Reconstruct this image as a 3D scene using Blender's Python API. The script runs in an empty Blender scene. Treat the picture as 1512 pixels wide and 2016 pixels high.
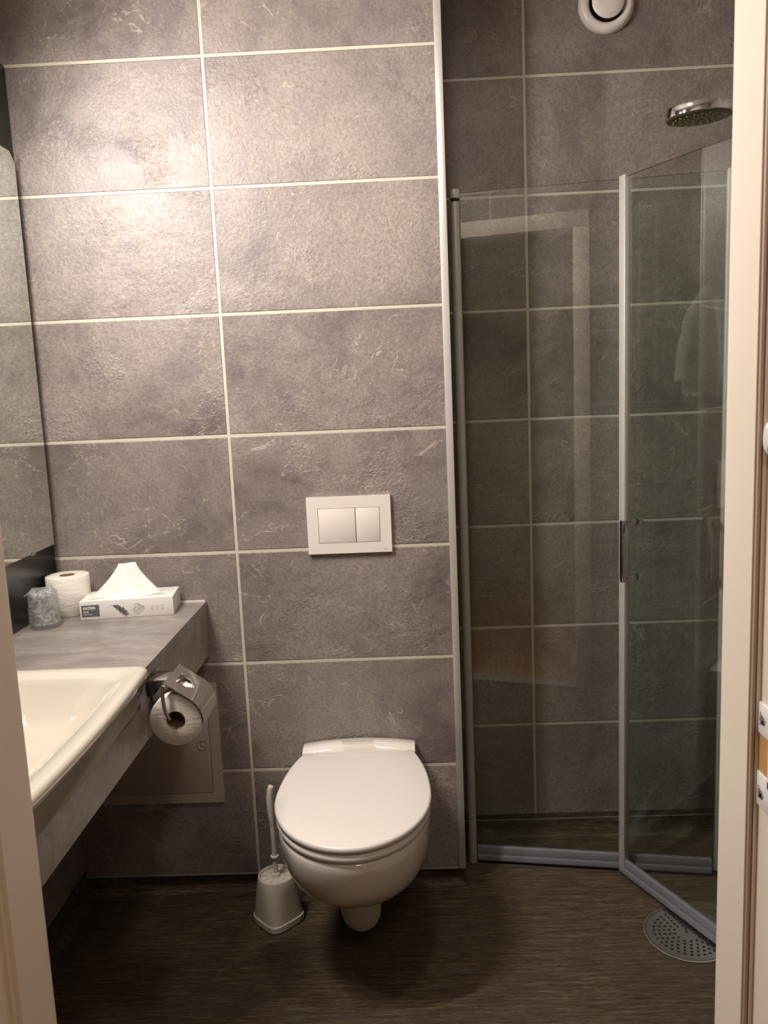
import bpy, bmesh, math, random
from mathutils import Vector, Matrix
random.seed(4)
PI = math.pi
scn = bpy.context.scene
COL = scn.collection

# ------------------------------------------------------------------ camera
F0 = 0.06                      # floor to the lower edge of the wall panels
FPX = 1611.18
yaw, pitch, roll = -0.02763, -0.14954, -0.04277
cam_loc = Vector((0.4426, -2.0727, 1.3017 + F0))
cy_, sy_ = math.cos(yaw), math.sin(yaw)
cp_, sp_ = math.cos(pitch), math.sin(pitch)
fw = Vector((sy_*cp_, cy_*cp_, sp_))
r0 = Vector((cy_, -sy_, 0)); u0 = r0.cross(fw)
rr = math.cos(roll)*r0 + math.sin(roll)*u0
uu = -math.sin(roll)*r0 + math.cos(roll)*u0
cd = bpy.data.cameras.new('camera')
cam = bpy.data.objects.new('camera', cd); COL.objects.link(cam)
M = Matrix((rr, uu, -fw)).transposed().to_4x4(); M.translation = cam_loc
cam.matrix_world = M
cd.sensor_fit = 'VERTICAL'; cd.sensor_height = 32; cd.lens = FPX/2016*32
cd.clip_start = 0.02; cd.clip_end = 50
cd.dof.use_dof = True; cd.dof.focus_distance = 2.0; cd.dof.aperture_fstop = 14.0
scn.camera = cam

# ------------------------------------------------------------------ world, exposure
w = bpy.data.worlds.new('world'); scn.world = w; w.use_nodes = True
w.node_tree.nodes['Background'].inputs[0].default_value = (1.0, .86, .72, 1)
w.node_tree.nodes['Background'].inputs[1].default_value = 0.02
vs = scn.view_settings
vs.view_transform = 'Standard'; vs.look = 'None'; vs.gamma = 1; vs.exposure = 0.12; vs.use_curve_mapping = False
scn.cycles.max_bounces = 10; scn.cycles.transparent_max_bounces = 16
scn.cycles.glossy_bounces = 6; scn.cycles.caustics_reflective = False; scn.cycles.caustics_refractive = False
scn.cycles.use_denoising = True
scn.cycles.sample_clamp_indirect = 6

def area(name, loc, target, sx, sy, power, col, spread=PI):
    l = bpy.data.lights.new(name, 'AREA'); l.shape = 'RECTANGLE'; l.size = sx; l.size_y = sy
    l.energy = power; l.color = col; l.spread = spread
    o = bpy.data.objects.new(name, l); COL.objects.link(o)
    o.location = loc
    d = (Vector(target)-Vector(loc)).normalized()
    o.rotation_euler = d.to_track_quat('-Z', 'Y').to_euler()
    return o
MIRROR_LAMP = dict(y0=-1.20, y1=-0.36, x=-0.415, z=2.045)     # the lamp above the mirror
MIRROR_LAMP_POWER = 8.5          # front of the lamp
MIRROR_DOWN_POWER = 31          # underside of the lamp
CEILING_POWER = 5.5
CORRIDOR_POWER = 4.0

# ------------------------------------------------------------------ node helpers
def lin(c):
    return tuple(((v/255)/12.92 if v/255 <= .04045 else ((v/255+.055)/1.055)**2.4) for v in c)
class NT:
    def __init__(s, name):
        s.m = bpy.data.materials.new(name); s.m.use_nodes = True
        s.t = s.m.node_tree; s.n = s.t.nodes; s.b = s.n['Principled BSDF']; s.out = s.n['Material Output']
    def node(s, typ, **kw):
        n = s.n.new(typ)
        for k, v in kw.items(): setattr(n, k, v)
        return n
    def link(s, a, b): s.t.links.new(a, b)
    def math(s, op, a, b=None, c=None, clamp=False):
        n = s.n.new('ShaderNodeMath'); n.operation = op; n.use_clamp = clamp
        for i, v in enumerate((a, b, c)):
            if v is None: continue
            if isinstance(v, (int, float)): n.inputs[i].default_value = v
            else: s.link(v, n.inputs[i])
        return n.outputs[0]
    def mix(s, f, a, b, blend='MIX'):
        n = s.n.new('ShaderNodeMix'); n.data_type = 'RGBA'; n.blend_type = blend
        for i, v in ((0, f), (6, a), (7, b)):
            if isinstance(v, (int, float)): n.inputs[i].default_value = v
            elif isinstance(v, tuple): n.inputs[i].default_value = (*v, 1)
            else: s.link(v, n.inputs[i])
        return n.outputs[2]
    def ramp(s, f, stops):
        n = s.n.new('ShaderNodeValToRGB'); s.link(f, n.inputs[0])
        e = n.color_ramp.elements
        while len(e) < len(stops): e.new(.5)
        for q, (p, c) in zip(e, stops):
            q.position = p; q.color = (*c, 1) if isinstance(c, tuple) else (c, c, c, 1)
        return n.outputs[0]
    def pos(s):
        return s.n.new('ShaderNodeNewGeometry').outputs['Position']
    def mapping(s, vec, scale=(1,1,1), loc=(0,0,0), rot=(0,0,0)):
        n = s.n.new('ShaderNodeMapping'); s.link(vec, n.inputs[0])
        n.inputs['Scale'].default_value = scale; n.inputs['Location'].default_value = loc; n.inputs['Rotation'].default_value = rot
        return n.outputs[0]
    def noise(s, vec, scale, detail=4, rough=.55, dist=0):
        n = s.n.new('ShaderNodeTexNoise'); s.link(vec, n.inputs['Vector'])
        n.inputs['Scale'].default_value = scale; n.inputs['Detail'].default_value = detail
        n.inputs['Roughness'].default_value = rough; n.inputs['Distortion'].default_value = dist
        return n.outputs[0]
    def bump(s, h, strength=.3, dist=.002):
        n = s.n.new('ShaderNodeBump'); s.link(h, n.inputs['Height'])
        n.inputs['Strength'].default_value = strength; n.inputs['Distance'].default_value = dist
        s.link(n.outputs[0], s.b.inputs['Normal']); return n

def plain(name, col, rough=.5, metal=0, spec=.5, noise=0, nscale=60, bump=0, bscale=200, coat=0, sss=0):
    t = NT(name); c = lin(col)
    t.b.inputs['Base Color'].default_value = (*c, 1)
    t.b.inputs['Roughness'].default_value = rough; t.b.inputs['Metallic'].default_value = metal
    t.b.inputs['Specular IOR Level'].default_value = spec
    t.b.inputs['Coat Weight'].default_value = coat; t.b.inputs['Coat Roughness'].default_value = .05
    if sss:
        t.b.inputs['Subsurface Weight'].default_value = sss; t.b.inputs['Subsurface Radius'].default_value = (.01, .008, .006)
    p = t.pos()
    n = t.noise(p, nscale, 3)
    if noise:
        t.link(t.mix(n, tuple(v*(1-noise) for v in c), tuple(min(1, v*(1+noise)) for v in c)), t.b.inputs['Base Color'])
    if bump: t.bump(t.noise(p, bscale, 3), bump, .001)
    return t.m

def tile_mat(name, axis, joint, grout=.0036, shift=(0,0,0), row0=F0, tile=(0.6, 0.3), noj=False, c0=(110,99,99), c1=(167,154,147), c2=(144,132,129)):
    """dark slate-look wet room panels with pale grout lines; axis 0: wall runs along x, 1: along y"""
    t = NT(name); p = t.pos()
    sp = t.node('ShaderNodeSeparateXYZ'); t.link(p, sp.inputs[0])
    h = sp.outputs[axis]; z = sp.outputs[2]
    u = t.math('DIVIDE', t.math('SUBTRACT', h, joint), tile[0])
    v = t.math('DIVIDE', t.math('SUBTRACT', z, row0), tile[1])
    def dist(a, size):
        fr = t.math('FRACT', t.math('ADD', a, 100))
        return t.math('MULTIPLY', t.math('MINIMUM', fr, t.math('SUBTRACT', 1, fr)), size)
    du, dv = dist(u, tile[0]), dist(v, tile[1])
    near = t.math('MINIMUM', du, dv)
    # the lowest edge of the panel is no grout joint
    dv = t.math('ADD', dv, t.math('LESS_THAN', z, row0+.05))
    near = t.math('MINIMUM', du, dv)
    line = t.math('LESS_THAN', near, grout)
    edge = t.math('SUBTRACT', 1, t.math('DIVIDE', t.math('SUBTRACT', near, grout), .0018, clamp=True), clamp=True)
    # per-tile random offset so neighbouring tiles differ
    cell = t.node('ShaderNodeCombineXYZ')
    t.link(t.math('FLOOR', t.math('ADD', u, 100)), cell.inputs[0]); t.link(t.math('FLOOR', t.math('ADD', v, 100)), cell.inputs[1])
    wn = t.node('ShaderNodeTexWhiteNoise'); t.link(cell.outputs[0], wn.inputs['Vector'])
    off = t.node('ShaderNodeVectorMath', operation='MULTIPLY_ADD')
    t.link(wn.outputs['Color'], off.inputs[0]); off.inputs[1].default_value = (7, 7, 7); 
    pm = t.mapping(p, (1,1,1), shift); t.link(pm, off.inputs[2])
    q = off.outputs[0]
    big = t.noise(q, 3.6, 5, .6, .6)
    mid = t.noise(q, 14, 6, .62, .4)
    fine = t.noise(q, 130, 5, .65)
    grit = t.noise(q, 420, 3, .6)
    col = t.ramp(big, [(.34, lin(c0)), (.5, lin(c2)), (.66, lin(c1))])
    col = t.mix(t.ramp(mid, [(.35, .0), (.7, .55)]), col, lin((168,157,143)))
    col = t.mix(t.ramp(fine, [(.32, .55), (.60, .0)]), col, lin((100,91,87)))
    col = t.mix(t.ramp(grit, [(.35, .4), (.62, .0)]), col, lin((92,83,79)))
    # raised slate veins: iso-lines of a warped noise inside patches
    vn = t.noise(t.mapping(q, (1.0, 1.0, 1.35), rot=(.3,.5,.4)), 6.5, 5, .55, 1.0)
    iso = t.math('ABSOLUTE', t.math('SUBTRACT', vn, .5))
    vein = t.math('SUBTRACT', 1, t.math('DIVIDE', iso, .0085, clamp=True), clamp=True)
    patch = t.ramp(t.noise(t.mapping(q, (1,1,1), (3,1,2)), 7.0, 3, .5), [(.50, 0.0), (.58, 1.0)])
    vein = t.math('MULTIPLY', vein, patch)
    col = t.mix(t.math('MULTIPLY', vein, .5), col, lin((206,192,176)))
    rough_patch = t.ramp(t.noise(t.mapping(q, (1,1,1), (9,4,1)), 6.0, 3), [(.54, 0.0), (.66, 1.0)])
    rip = t.math('MULTIPLY', t.noise(t.mapping(q, (1,1,1.3)), 75, 3, .5, 1.2), t.math('ADD', t.math('MULTIPLY', rough_patch, .9), .12))
    col = t.mix(line, col, lin((200,191,172)))
    t.link(col, t.b.inputs['Base Color'])
    hgt = t.math('ADD', t.math('MULTIPLY', vein, .28), t.math('MULTIPLY', fine, .5))
    hgt = t.math('ADD', hgt, t.math('MULTIPLY', rip, 1.5))
    hgt = t.math('ADD', hgt, t.math('MULTIPLY', t.noise(q, 22, 3), .7))
    hgt = t.math('MULTIPLY', hgt, t.math('SUBTRACT', 1, line))
    hgt = t.math('SUBTRACT', hgt, t.math('MULTIPLY', edge, .5))
    t.bump(hgt, .9, .0024)
    t.b.inputs['Roughness'].default_value = .44
    t.link(t.ramp(mid, [(.3, .31), (.7, .44)]), t.b.inputs['Roughness'])
    t.b.inputs['Specular IOR Level'].default_value = .42
    return t.m

def floor_mat():
    t = NT('dark streaked vinyl'); p = t.pos()
    a = t.noise(t.mapping(p, (9, 130, 60)), 1.0, 6, .7, .3)
    b = t.noise(t.mapping(p, (40, 520, 260)), 1.0, 4, .7)
    c = t.noise(p, 3.2, 4, .5)
    col = t.ramp(a, [(.3, lin((56,45,36))), (.52, lin((102,85,66))), (.74, lin((152,130,100)))])
    col = t.mix(t.ramp(b, [(.38, .75), (.62, .0)]), col, lin((34,28,24)))
    col = t.mix(t.ramp(c, [(.35, .35), (.65, 0.0)]), col, lin((60,50,45)))
    t.link(col, t.b.inputs['Base Color'])
    t.b.inputs['Roughness'].default_value = .55; t.b.inputs['Specular IOR Level'].default_value = .3
    t.bump(t.math('ADD', a, b), .35, .0008)
    return t.m

def counter_mat():
    t = NT('grey stone laminate'); p = t.pos()
    a = t.noise(t.mapping(p, (6, 14, 13)), 1.0, 6, .62, .8)
    b = t.noise(t.mapping(p, (70, 130, 110)), 1.0, 4, .6)
    col = t.ramp(a, [(.3, lin((118,111,106))), (.5, lin((144,136,130))), (.7, lin((164,156,148)))])
    col = t.mix(t.ramp(b, [(.35, .4), (.65, 0.0)]), col, lin((112,104,100)))
    t.link(col, t.b.inputs['Base Color']); t.b.inputs['Roughness'].default_value = .36
    t.bump(b, .12, .0005)
    return t.m

def glass_mat(name, tint, refl=1.0):
    """clear sheet glass: both faces reflect by angle, light passes straight through with a faint green tint"""
    t = NT(name); t.n.remove(t.b)
    g = t.node('ShaderNodeNewGeometry')
    dp = t.node('ShaderNodeVectorMath', operation='DOT_PRODUCT'); t.link(g.outputs['Normal'], dp.inputs[0]); t.link(g.outputs['Incoming'], dp.inputs[1])
    c = t.math('ABSOLUTE', dp.outputs['Value'])
    f = t.math('ADD', t.math('MULTIPLY', t.math('POWER', t.math('SUBTRACT', 1, c), 5), .955), .045*refl)
    tr = t.node('ShaderNodeBsdfTransparent'); tr.inputs[0].default_value = (*tint, 1)
    gl = t.node('ShaderNodeBsdfGlossy'); gl.inputs['Roughness'].default_value = .0; gl.inputs[0].default_value = (1,1,1,1)
    mx = t.node('ShaderNodeMixShader'); t.link(f, mx.inputs[0]); t.link(tr.outputs[0], mx.inputs[1]); t.link(gl.outputs[0], mx.inputs[2])
    t.link(mx.outputs[0], t.out.inputs[0])
    return t.m

def film_mat():
    t = NT('thin plastic film'); t.n.remove(t.b)
    g = t.node('ShaderNodeNewGeometry')
    n = t.noise(g.outputs['Position'], 70, 4, .7, 1.5)
    bp = t.node('ShaderNodeBump'); t.link(n, bp.inputs['Height']); bp.inputs['Strength'].default_value = 1.0; bp.inputs['Distance'].default_value = .004
    tr = t.node('ShaderNodeBsdfTransparent'); tr.inputs[0].default_value = (.93, .94, .95, 1)
    gl = t.node('ShaderNodeBsdfGlossy'); gl.inputs['Roughness'].default_value = .12; t.link(bp.outputs[0], gl.inputs['Normal'])
    df = t.node('ShaderNodeBsdfDiffuse'); df.inputs[0].default_value = (.90,.89,.87,1)
    m1 = t.node('ShaderNodeMixShader'); t.link(t.ramp(n, [(.48, .14), (.58, .42), (.64, .16), (.80, .35)]), m1.inputs[0]); t.link(tr.outputs[0], m1.inputs[1]); t.link(df.outputs[0], m1.inputs[2])
    m2 = t.node('ShaderNodeMixShader'); m2.inputs[0].default_value = .13; t.link(m1.outputs[0], m2.inputs[1]); t.link(gl.outputs[0], m2.inputs[2])
    t.link(m2.outputs[0], t.out.inputs[0])
    return t.m

def emit_mat(name, col, s):
    t = NT(name); t.b.inputs['Base Color'].default_value = (*col, 1)
    t.b.inputs['Emission Color'].default_value = (*col, 1); t.b.inputs['Emission Strength'].default_value = s
    return t.m

def paper_mat():
    t = NT('toilet paper'); p = t.pos()
    c = lin((232,226,216))
    n = t.noise(t.mapping(p, (30, 30, 90)), 1, 4, .6, 1.0)
    t.link(t.mix(n, tuple(v*.93 for v in c), c), t.b.inputs['Base Color'])
    t.b.inputs['Roughness'].default_value = .9
    t.bump(t.math('ADD', n, t.math('MULTIPLY', t.noise(p, 900, 2), .15)), .55, .004)
    return t.m

MT = {}
MT['tile'] = tile_mat('slate tile panel toilet wall', 0, 0.0)
MT['tile_s'] = tile_mat('slate tile panel shower wall', 0, 0.797, shift=(4,2,1))
MT['tile_side'] = tile_mat('slate tile panel side wall', 1, -0.55, shift=(2,5,3))
MT['tile_front'] = tile_mat('slate tile panel door wall', 0, 0.404, shift=(6,1,8))
MT['floor'] = floor_mat()
MT['counter'] = counter_mat()
MT['frame'] = plain('cream painted wood', (231,217,200), .42, noise=.03, nscale=5)
MT['gasket'] = plain('beige rubber seal', (176,152,134), .6)
MT['alu'] = plain('white lacquered aluminium', (206,202,196), .35, .35, noise=.03)
MT['alu_grey'] = plain('satin aluminium', (186,180,172), .36, .35, noise=.04)
MT['rail'] = plain('grey rail plastic', (150,148,156), .4, .3, noise=.05)
MT['ceramic'] = plain('white glazed ceramic', (232,225,214), .1, spec=.5, coat=.4)
MT['basin'] = plain('cream white glazed ceramic', (200,192,178), .1, spec=.5, coat=.4)
MT['lid'] = plain('white duroplast', (230,222,215), .28, noise=.01)
MT['plate'] = plain('white satin plastic', (229,219,211), .35, noise=.01)
MT['brush'] = plain('off white plastic', (214,205,190), .45, noise=.03)
MT['brush_in'] = plain('ivory plastic', (222,214,196), .4)
MT['dark'] = plain('black rubber', (14,13,13), .6)
MT['gap'] = plain('shadow gap black', (10,9,9), .9)
MT['panel_black'] = plain('black gloss laminate', (18,20,24), .3, noise=.2, nscale=40)
MT['chrome'] = plain('polished chrome', (214,212,210), .07, 1.0, noise=.01)
MT['steel'] = plain('brushed stainless steel', (205,200,192), .33, 1.0, noise=.08, nscale=200)
MT['hatch'] = plain('grey lacquered sheet metal', (192,181,170), .45, .1, noise=.03)
MT['paper'] = paper_mat()
MT['card'] = plain('cardboard', (150,118,84), .9, noise=.1)
MT['box'] = plain('white printed carton', (226,222,216), .5)
MT['tissue'] = plain('soft tissue', (240,236,230), .9, noise=.02, bump=.2, bscale=60, sss=.15)
MT['ink'] = plain('dark grey print', (92,92,96), .6)
MT['ink_mid'] = plain('grey print', (130,130,132), .6)
MT['ink_light'] = plain('pale grey print', (172,172,172), .6)
MT['white_ink'] = plain('white print', (235,235,235), .6)
MT['glass1'] = glass_mat('clear shower glass', (.945, .970, .952), 1.35)
MT['glass_edge'] = plain('dark green glass edge', (38,44,38), .25)
MT['tumbler'] = glass_mat('tumbler glass', (.93, .95, .95), 1.4)
MT['film'] = film_mat()
MT['sealant'] = plain('white sealant', (226,220,212), .5)
MT['ceiling'] = plain('white ceiling paint', (226,220,210), .8, noise=.02)
MT['corridor'] = plain('warm beige corridor paint', (196,170,146), .8, noise=.03, nscale=6)
MT['wood'] = plain('oak wood', (170,118,66), .5, noise=.25, nscale=12)
MT['robe'] = plain('white terry cloth', (226,222,216), .95, noise=.04, bump=.6, bscale=350)
MT['cap'] = plain('white plastic cap', (232,228,222), .3)
MT['chip'] = plain('raw wood in mortise', (188,140,84), .7, noise=.2, nscale=60)
MT['nozzle'] = plain('dark spray face', (66,62,48), .4)
MT['nozzle_tip'] = plain('yellow silicone nozzle', (212,200,110), .4)
MT['lamp'] = emit_mat('lamp diffuser', (1, .86, .70), 6)
t_ = NT('mirror silver'); t_.b.inputs['Base Color'].default_value = (.83, .87, .82, 1); t_.b.inputs['Metallic'].default_value = 1; t_.b.inputs['Roughness'].default_value = .015
MT['mirror'] = t_.m
MT['etch'] = plain('etched glass mark', (150,150,145), .6)

# ------------------------------------------------------------------ mesh helpers
def new(): return bmesh.new()
def box(bm, x0, x1, y0, y1, z0, z1, bev=0, seg=2):
    r = bmesh.ops.create_cube(bm, size=1)
    vs_ = r['verts']
    for v in vs_:
        v.co = Vector((x0+(v.co.x+.5)*(x1-x0), y0+(v.co.y+.5)*(y1-y0), z0+(v.co.z+.5)*(z1-z0)))
    if bev:
        es = list({e for v in vs_ for e in v.link_edges})
        bmesh.ops.bevel(bm, geom=es, offset=bev, segments=seg, affect='EDGES', profile=.5)
    return bm
def obox(bm, o, dx, dy, sx, sy, z0, z1, bev=0):
    """box from corner o along unit dx (sx long) and dy (sy)"""
    n0 = len(bm.verts)
    tmp = bmesh.new(); box(tmp, 0, sx, 0, sy, z0, z1, bev)
    for v in tmp.verts:
        a, b = v.co.x, v.co.y
        v.co = Vector((o[0]+dx[0]*a+dy[0]*b, o[1]+dx[1]*a+dy[1]*b, v.co.z))
    me = bpy.data.meshes.new('t'); tmp.to_mesh(me); tmp.free(); bm.from_mesh(me); bpy.data.meshes.remove(me)
    bmesh.ops.recalc_face_normals(bm, faces=bm.faces)
    return bm
def loft(bm, rings, cap0=True, cap1=True, closed=True):
    vr = [[bm.verts.new(p) for p in r] for r in rings]
    n = len(vr[0])
    for a, b in zip(vr, vr[1:]):
        for i in range(n if closed else n-1):
            j = (i+1) % n
            bm.faces.new((a[i], a[j], b[j], b[i]))
    if cap0: bm.faces.new(list(reversed(vr[0])))
    if cap1: bm.faces.new(vr[-1])
    bmesh.ops.recalc_face_normals(bm, faces=bm.faces)
    return bm
def lathe(bm, prof, c, axis='z', n=48, cap0=True, cap1=True, scale=(1,1)):
    rings = []
    for r, h in prof:
        ring = []
        for i in range(n):
            a = 2*PI*i/n; p, q = r*math.cos(a)*scale[0], r*math.sin(a)*scale[1]
            if axis == 'z': ring.append(Vector((c[0]+p, c[1]+q, c[2]+h)))
            elif axis == 'y': ring.append(Vector((c[0]+p, c[1]+h, c[2]+q)))
            else: ring.append(Vector((c[0]+h, c[1]+p, c[2]+q)))
        rings.append(ring)
    return loft(bm, rings, cap0, cap1)
def tube(bm, pts, r, n=16, rads=None):
    pts = [Vector(p) for p in pts]; rings = []
    up = Vector((0,0,1)); prev = None
    for i, p in enumerate(pts):
        d = (pts[min(i+1, len(pts)-1)]-pts[max(i-1, 0)]).normalized()
        if prev is None:
            a = d.cross(up)
            if a.length < .1: a = d.cross(Vector((0,1,0)))
            a.normalize()
        else: a = (prev - d*prev.dot(d)).normalized()
        prev = a; b = d.cross(a)
        rad = rads[i] if rads else r
        rings.append([p+a*rad*math.cos(2*PI*k/n)+b*rad*math.sin(2*PI*k/n) for k in range(n)])
    return loft(bm, rings)
def smooth_path(pts, k=6):
    P = [Vector(p) for p in pts]; out = []
    for i in range(len(P)-1):
        a, b, c, d = P[max(i-1,0)], P[i], P[i+1], P[min(i+2, len(P)-1)]
        for j in range(k):
            t = j/k
            out.append(.5*((2*b)+(-a+c)*t+(2*a-5*b+4*c-d)*t*t+(-a+3*b-3*c+d)*t**3))
    out.append(P[-1]); return out
def prism(bm, poly, z0, z1, bev=0):
    lo = [bm.verts.new((x, y, z0)) for x, y in poly]; hi = [bm.verts.new((x, y, z1)) for x, y in poly]
    n = len(poly); fs = [bm.faces.new(list(reversed(lo))), bm.faces.new(hi)]
    for i in range(n):
        j = (i+1) % n; fs.append(bm.faces.new((lo[i], lo[j], hi[j], hi[i])))
    bmesh.ops.recalc_face_normals(bm, faces=bm.faces)
    if bev:
        es = list({e for f in fs for e in f.edges})
        bmesh.ops.bevel(bm, geom=es, offset=bev, segments=2, affect='EDGES', profile=.5)
    return bm

def link_mesh(name, bm, mat, origin, smooth=True, ang=35):
    me = bpy.data.meshes.new(name)
    for v in bm.verts: v.co -= Vector(origin)
    bm.to_mesh(me); bm.free()
    mats = mat if isinstance(mat, (list, tuple)) else [mat]
    for m in mats: me.materials.append(MT[m] if isinstance(m, str) else m)
    if smooth:
        for p in me.polygons: p.use_smooth = True
        me.set_sharp_from_angle(angle=math.radians(ang))
    o = bpy.data.objects.new(name, me); COL.objects.link(o)
    return o
def tag(o, label, cat, group=None):
    o['label'] = label; o['category'] = cat
    if group: o['group'] = group
    return o
def thing(name, loc, label, cat, group=None):
    o = bpy.data.objects.new(name, None); COL.objects.link(o); o.location = loc
    o.empty_display_size = .05
    return tag(o, label, cat, group)
def part(name, bm, mat, parent, label=None, ang=35):
    """part of a thing (or of a part); meshes are given in world coordinates"""
    loc = Vector((0,0,0)); q = parent
    while q: loc += q.location; q = q.parent
    o = link_mesh(name, bm, mat, loc, ang=ang); o.parent = parent
    if label: o['label'] = label
    return o
def single(name, bm, mat, loc, label, cat, group=None, ang=35):
    o = link_mesh(name, bm, mat, loc, ang=ang); o.location = loc
    return tag(o, label, cat, group)
def struct(name, bm, mat, ang=35):
    o = link_mesh(name, bm, mat, (0,0,0), ang=ang); o['kind'] = 'structure'
    return o
def sgroup(name, loc):
    o = bpy.data.objects.new(name, None); COL.objects.link(o); o.location = loc; o['kind'] = 'structure'
    return o
def text_mesh(body, size, M, thick=.0002, align='LEFT', bold=0):
    c = bpy.data.curves.new('txt', 'FONT'); c.body = body; c.size = size; c.align_x = align; c.extrude = thick; c.offset = bold
    o = bpy.data.objects.new('txt', c); COL.objects.link(o)
    dg = bpy.context.evaluated_depsgraph_get(); dg.update()
    me = bpy.data.meshes.new_from_object(o.evaluated_get(dg))
    bpy.data.objects.remove(o); bpy.data.curves.remove(c)
    bm = bmesh.new(); bm.from_mesh(me); bpy.data.meshes.remove(me)
    for v in bm.verts: v.co = M @ v.co
    return bm

# ------------------------------------------------------------------ the room shell
XL, XR = -0.485, 1.375
YF = -1.30
XC = 0.551        # outer corner of the boxed-in toilet wall
YN = 0.243        # shower niche back wall
ZC = 2.42
TH = .12
# floor with the vinyl coved up the walls
bm = new()
def cove(bm, pts, inward, r=.03, top=.075):
    """vinyl upstand along a polyline of wall foot points; inward = normals into the room"""
    prof = [(0.0, top)] + [(r*(1-math.cos(a)), r*(1-math.sin(a))) for a in [i*PI/2/6 for i in range(7)]]
    rows = []
    for (x, y), (nx, ny) in zip(pts, inward):
        rows.append([Vector((x+nx*d, y+ny*d, z+.0008)) for d, z in prof])
    n = len(prof)
    vr = [[bm.verts.new(p) for p in r_] for r_ in rows]
    for a, b in zip(vr, vr[1:]):
        for i in range(n-1): bm.faces.new((a[i], a[i+1], b[i+1], b[i]))
box(bm, XL-TH, XR+TH, -1.42, YN+TH, -.1, 0)
e = .012
cove(bm, [(XL+.004, YF+.004), (XL+.004, e), (XC+.005, e), (XC+.005, YN-.001+.0), (XR-.004, YN-.001), (XR-.004, YF+.004)],
     [(1, 0), (1, -1), (1, -1), (1, -1), (-1, -1), (-1, 0)])
struct('floor', bm, 'floor')
bm = new(); box(bm, XL-TH, XR+TH, -1.42, YN+TH, ZC, ZC+.1); struct('ceiling', bm, 'ceiling')
# boxed-in toilet wall: panel in front of the installation wall, stops short of the floor
bm = new(); box(bm, XL, XC, 0, .01, F0, ZC); box(bm, XL, XC+.004, .013, YN+TH, 0, ZC)
o = struct('wall_back_left', bm, 'tile')
bm = new(); box(bm, XC+.0042, XR, YN, YN+.01, F0, ZC); box(bm, XC+.0042, XR, YN+.012, YN+TH, 0, ZC)
struct('wall_back_right', bm, 'tile_s')
bm = new(); box(bm, XL-TH, XL, -1.42, YN+TH, 0, ZC); struct('wall_left', bm, 'tile_side')
bm = new(); box(bm, XR, XR+TH, -1.42, YN+TH, 0, ZC); struct('wall_right', bm, 'tile_side')
# front wall round the door opening
DX0, DX1, DZ = .048, .744, 1.975
FO = .022
bm = new()
box(bm, XL, DX0-FO, -1.42, YF, 0, ZC); box(bm, DX1+FO+.012, XR, -1.42, YF, 0, ZC); box(bm, DX0-FO, DX1+FO+.012, -1.42, YF, DZ+FO, ZC)
fo = struct('wall_front', bm, ['tile_front', 'corridor'])
for p in fo.data.polygons:
    if p.normal.y < -.5: p.material_index = 1
# corner trim of the toilet wall
bm = new()
prism(bm, [(XC-.001, -.0045), (XC+.017, -.0045), (XC+.017, YN*.12), (XC+.0045, YN*.12), (XC+.0045, -.0005), (XC-.001, -.0005)], F0-.002, ZC, .0008)
struct('trim_1', bm, 'alu')
# thin cream edge strip under the panels
bm = new(); box(bm, XL+.001, XC-.002, -.0015, .009, F0-.004, F0-.0005); struct('trim_2', bm, 'alu_grey')
bm = new(); box(bm, XC+.02, XR-.002, YN-.0015, YN+.008, F0-.004, F0-.0005); struct('trim_3', bm, 'alu_grey')

# door frame: a rebated jamb on both sides, head, casings towards the bathroom
dr = sgroup('door_1', (.4, -1.36, 0))
def jamb(name, side, mat='frame'):
    bm = new()
    s = side; X = DX1 if s > 0 else DX0
    def xx(a): return X+s*a
    poly = [(xx(0), YF-.002), (xx(0), -1.362), (xx(.0025), -1.3635), (xx(.0042), -1.3635), (xx(.0042), -1.3690), (xx(.008), -1.3690),
            (xx(.008), -1.46), (xx(.034), -1.46), (xx(.034), -1.4205), (xx(.0205), -1.4205), (xx(.0205), YF-.002)]
    if s < 0: poly.reverse()
    prism(bm, poly, 0.001, DZ)
    return part(name, bm, mat, dr)
jr = jamb('right_jamb', 1); jl = jamb('left_jamb', -1)
bm = new(); box(bm, DX0-.0195, DX1+.0195, -1.4195, YF-.002, DZ, DZ+.0205); part('head_jamb', bm, 'frame', dr)
bm = new(); box(bm, DX1+.0005, DX1+.0040, -1.3682, -1.3640, 0.002, DZ-.001, .0015)
part('rubber_seal', bm, 'gasket', dr)
bm = new()
box(bm, DX1+.004, DX1+.069, YF+.0005, YF+.014, 0.001, DZ+.004, .003)
part('right_casing', bm, 'frame', dr)
bm = new(); box(bm, DX0-.069, DX0-.004, YF+.0005, YF+.014, 0.001, DZ+.004, .003); part('left_casing', bm, 'frame', dr)
bm = new(); box(bm, DX0-.069, DX1+.069, YF+.0005, YF+.014, DZ+.0045, DZ+.07, .003); part('top_casing', bm, 'frame', dr)
bm = new(); box(bm, DX0, DX1, -1.40, -1.31, 0.0012, .012, .004); part('threshold', bm, 'alu_grey', dr)
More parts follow.
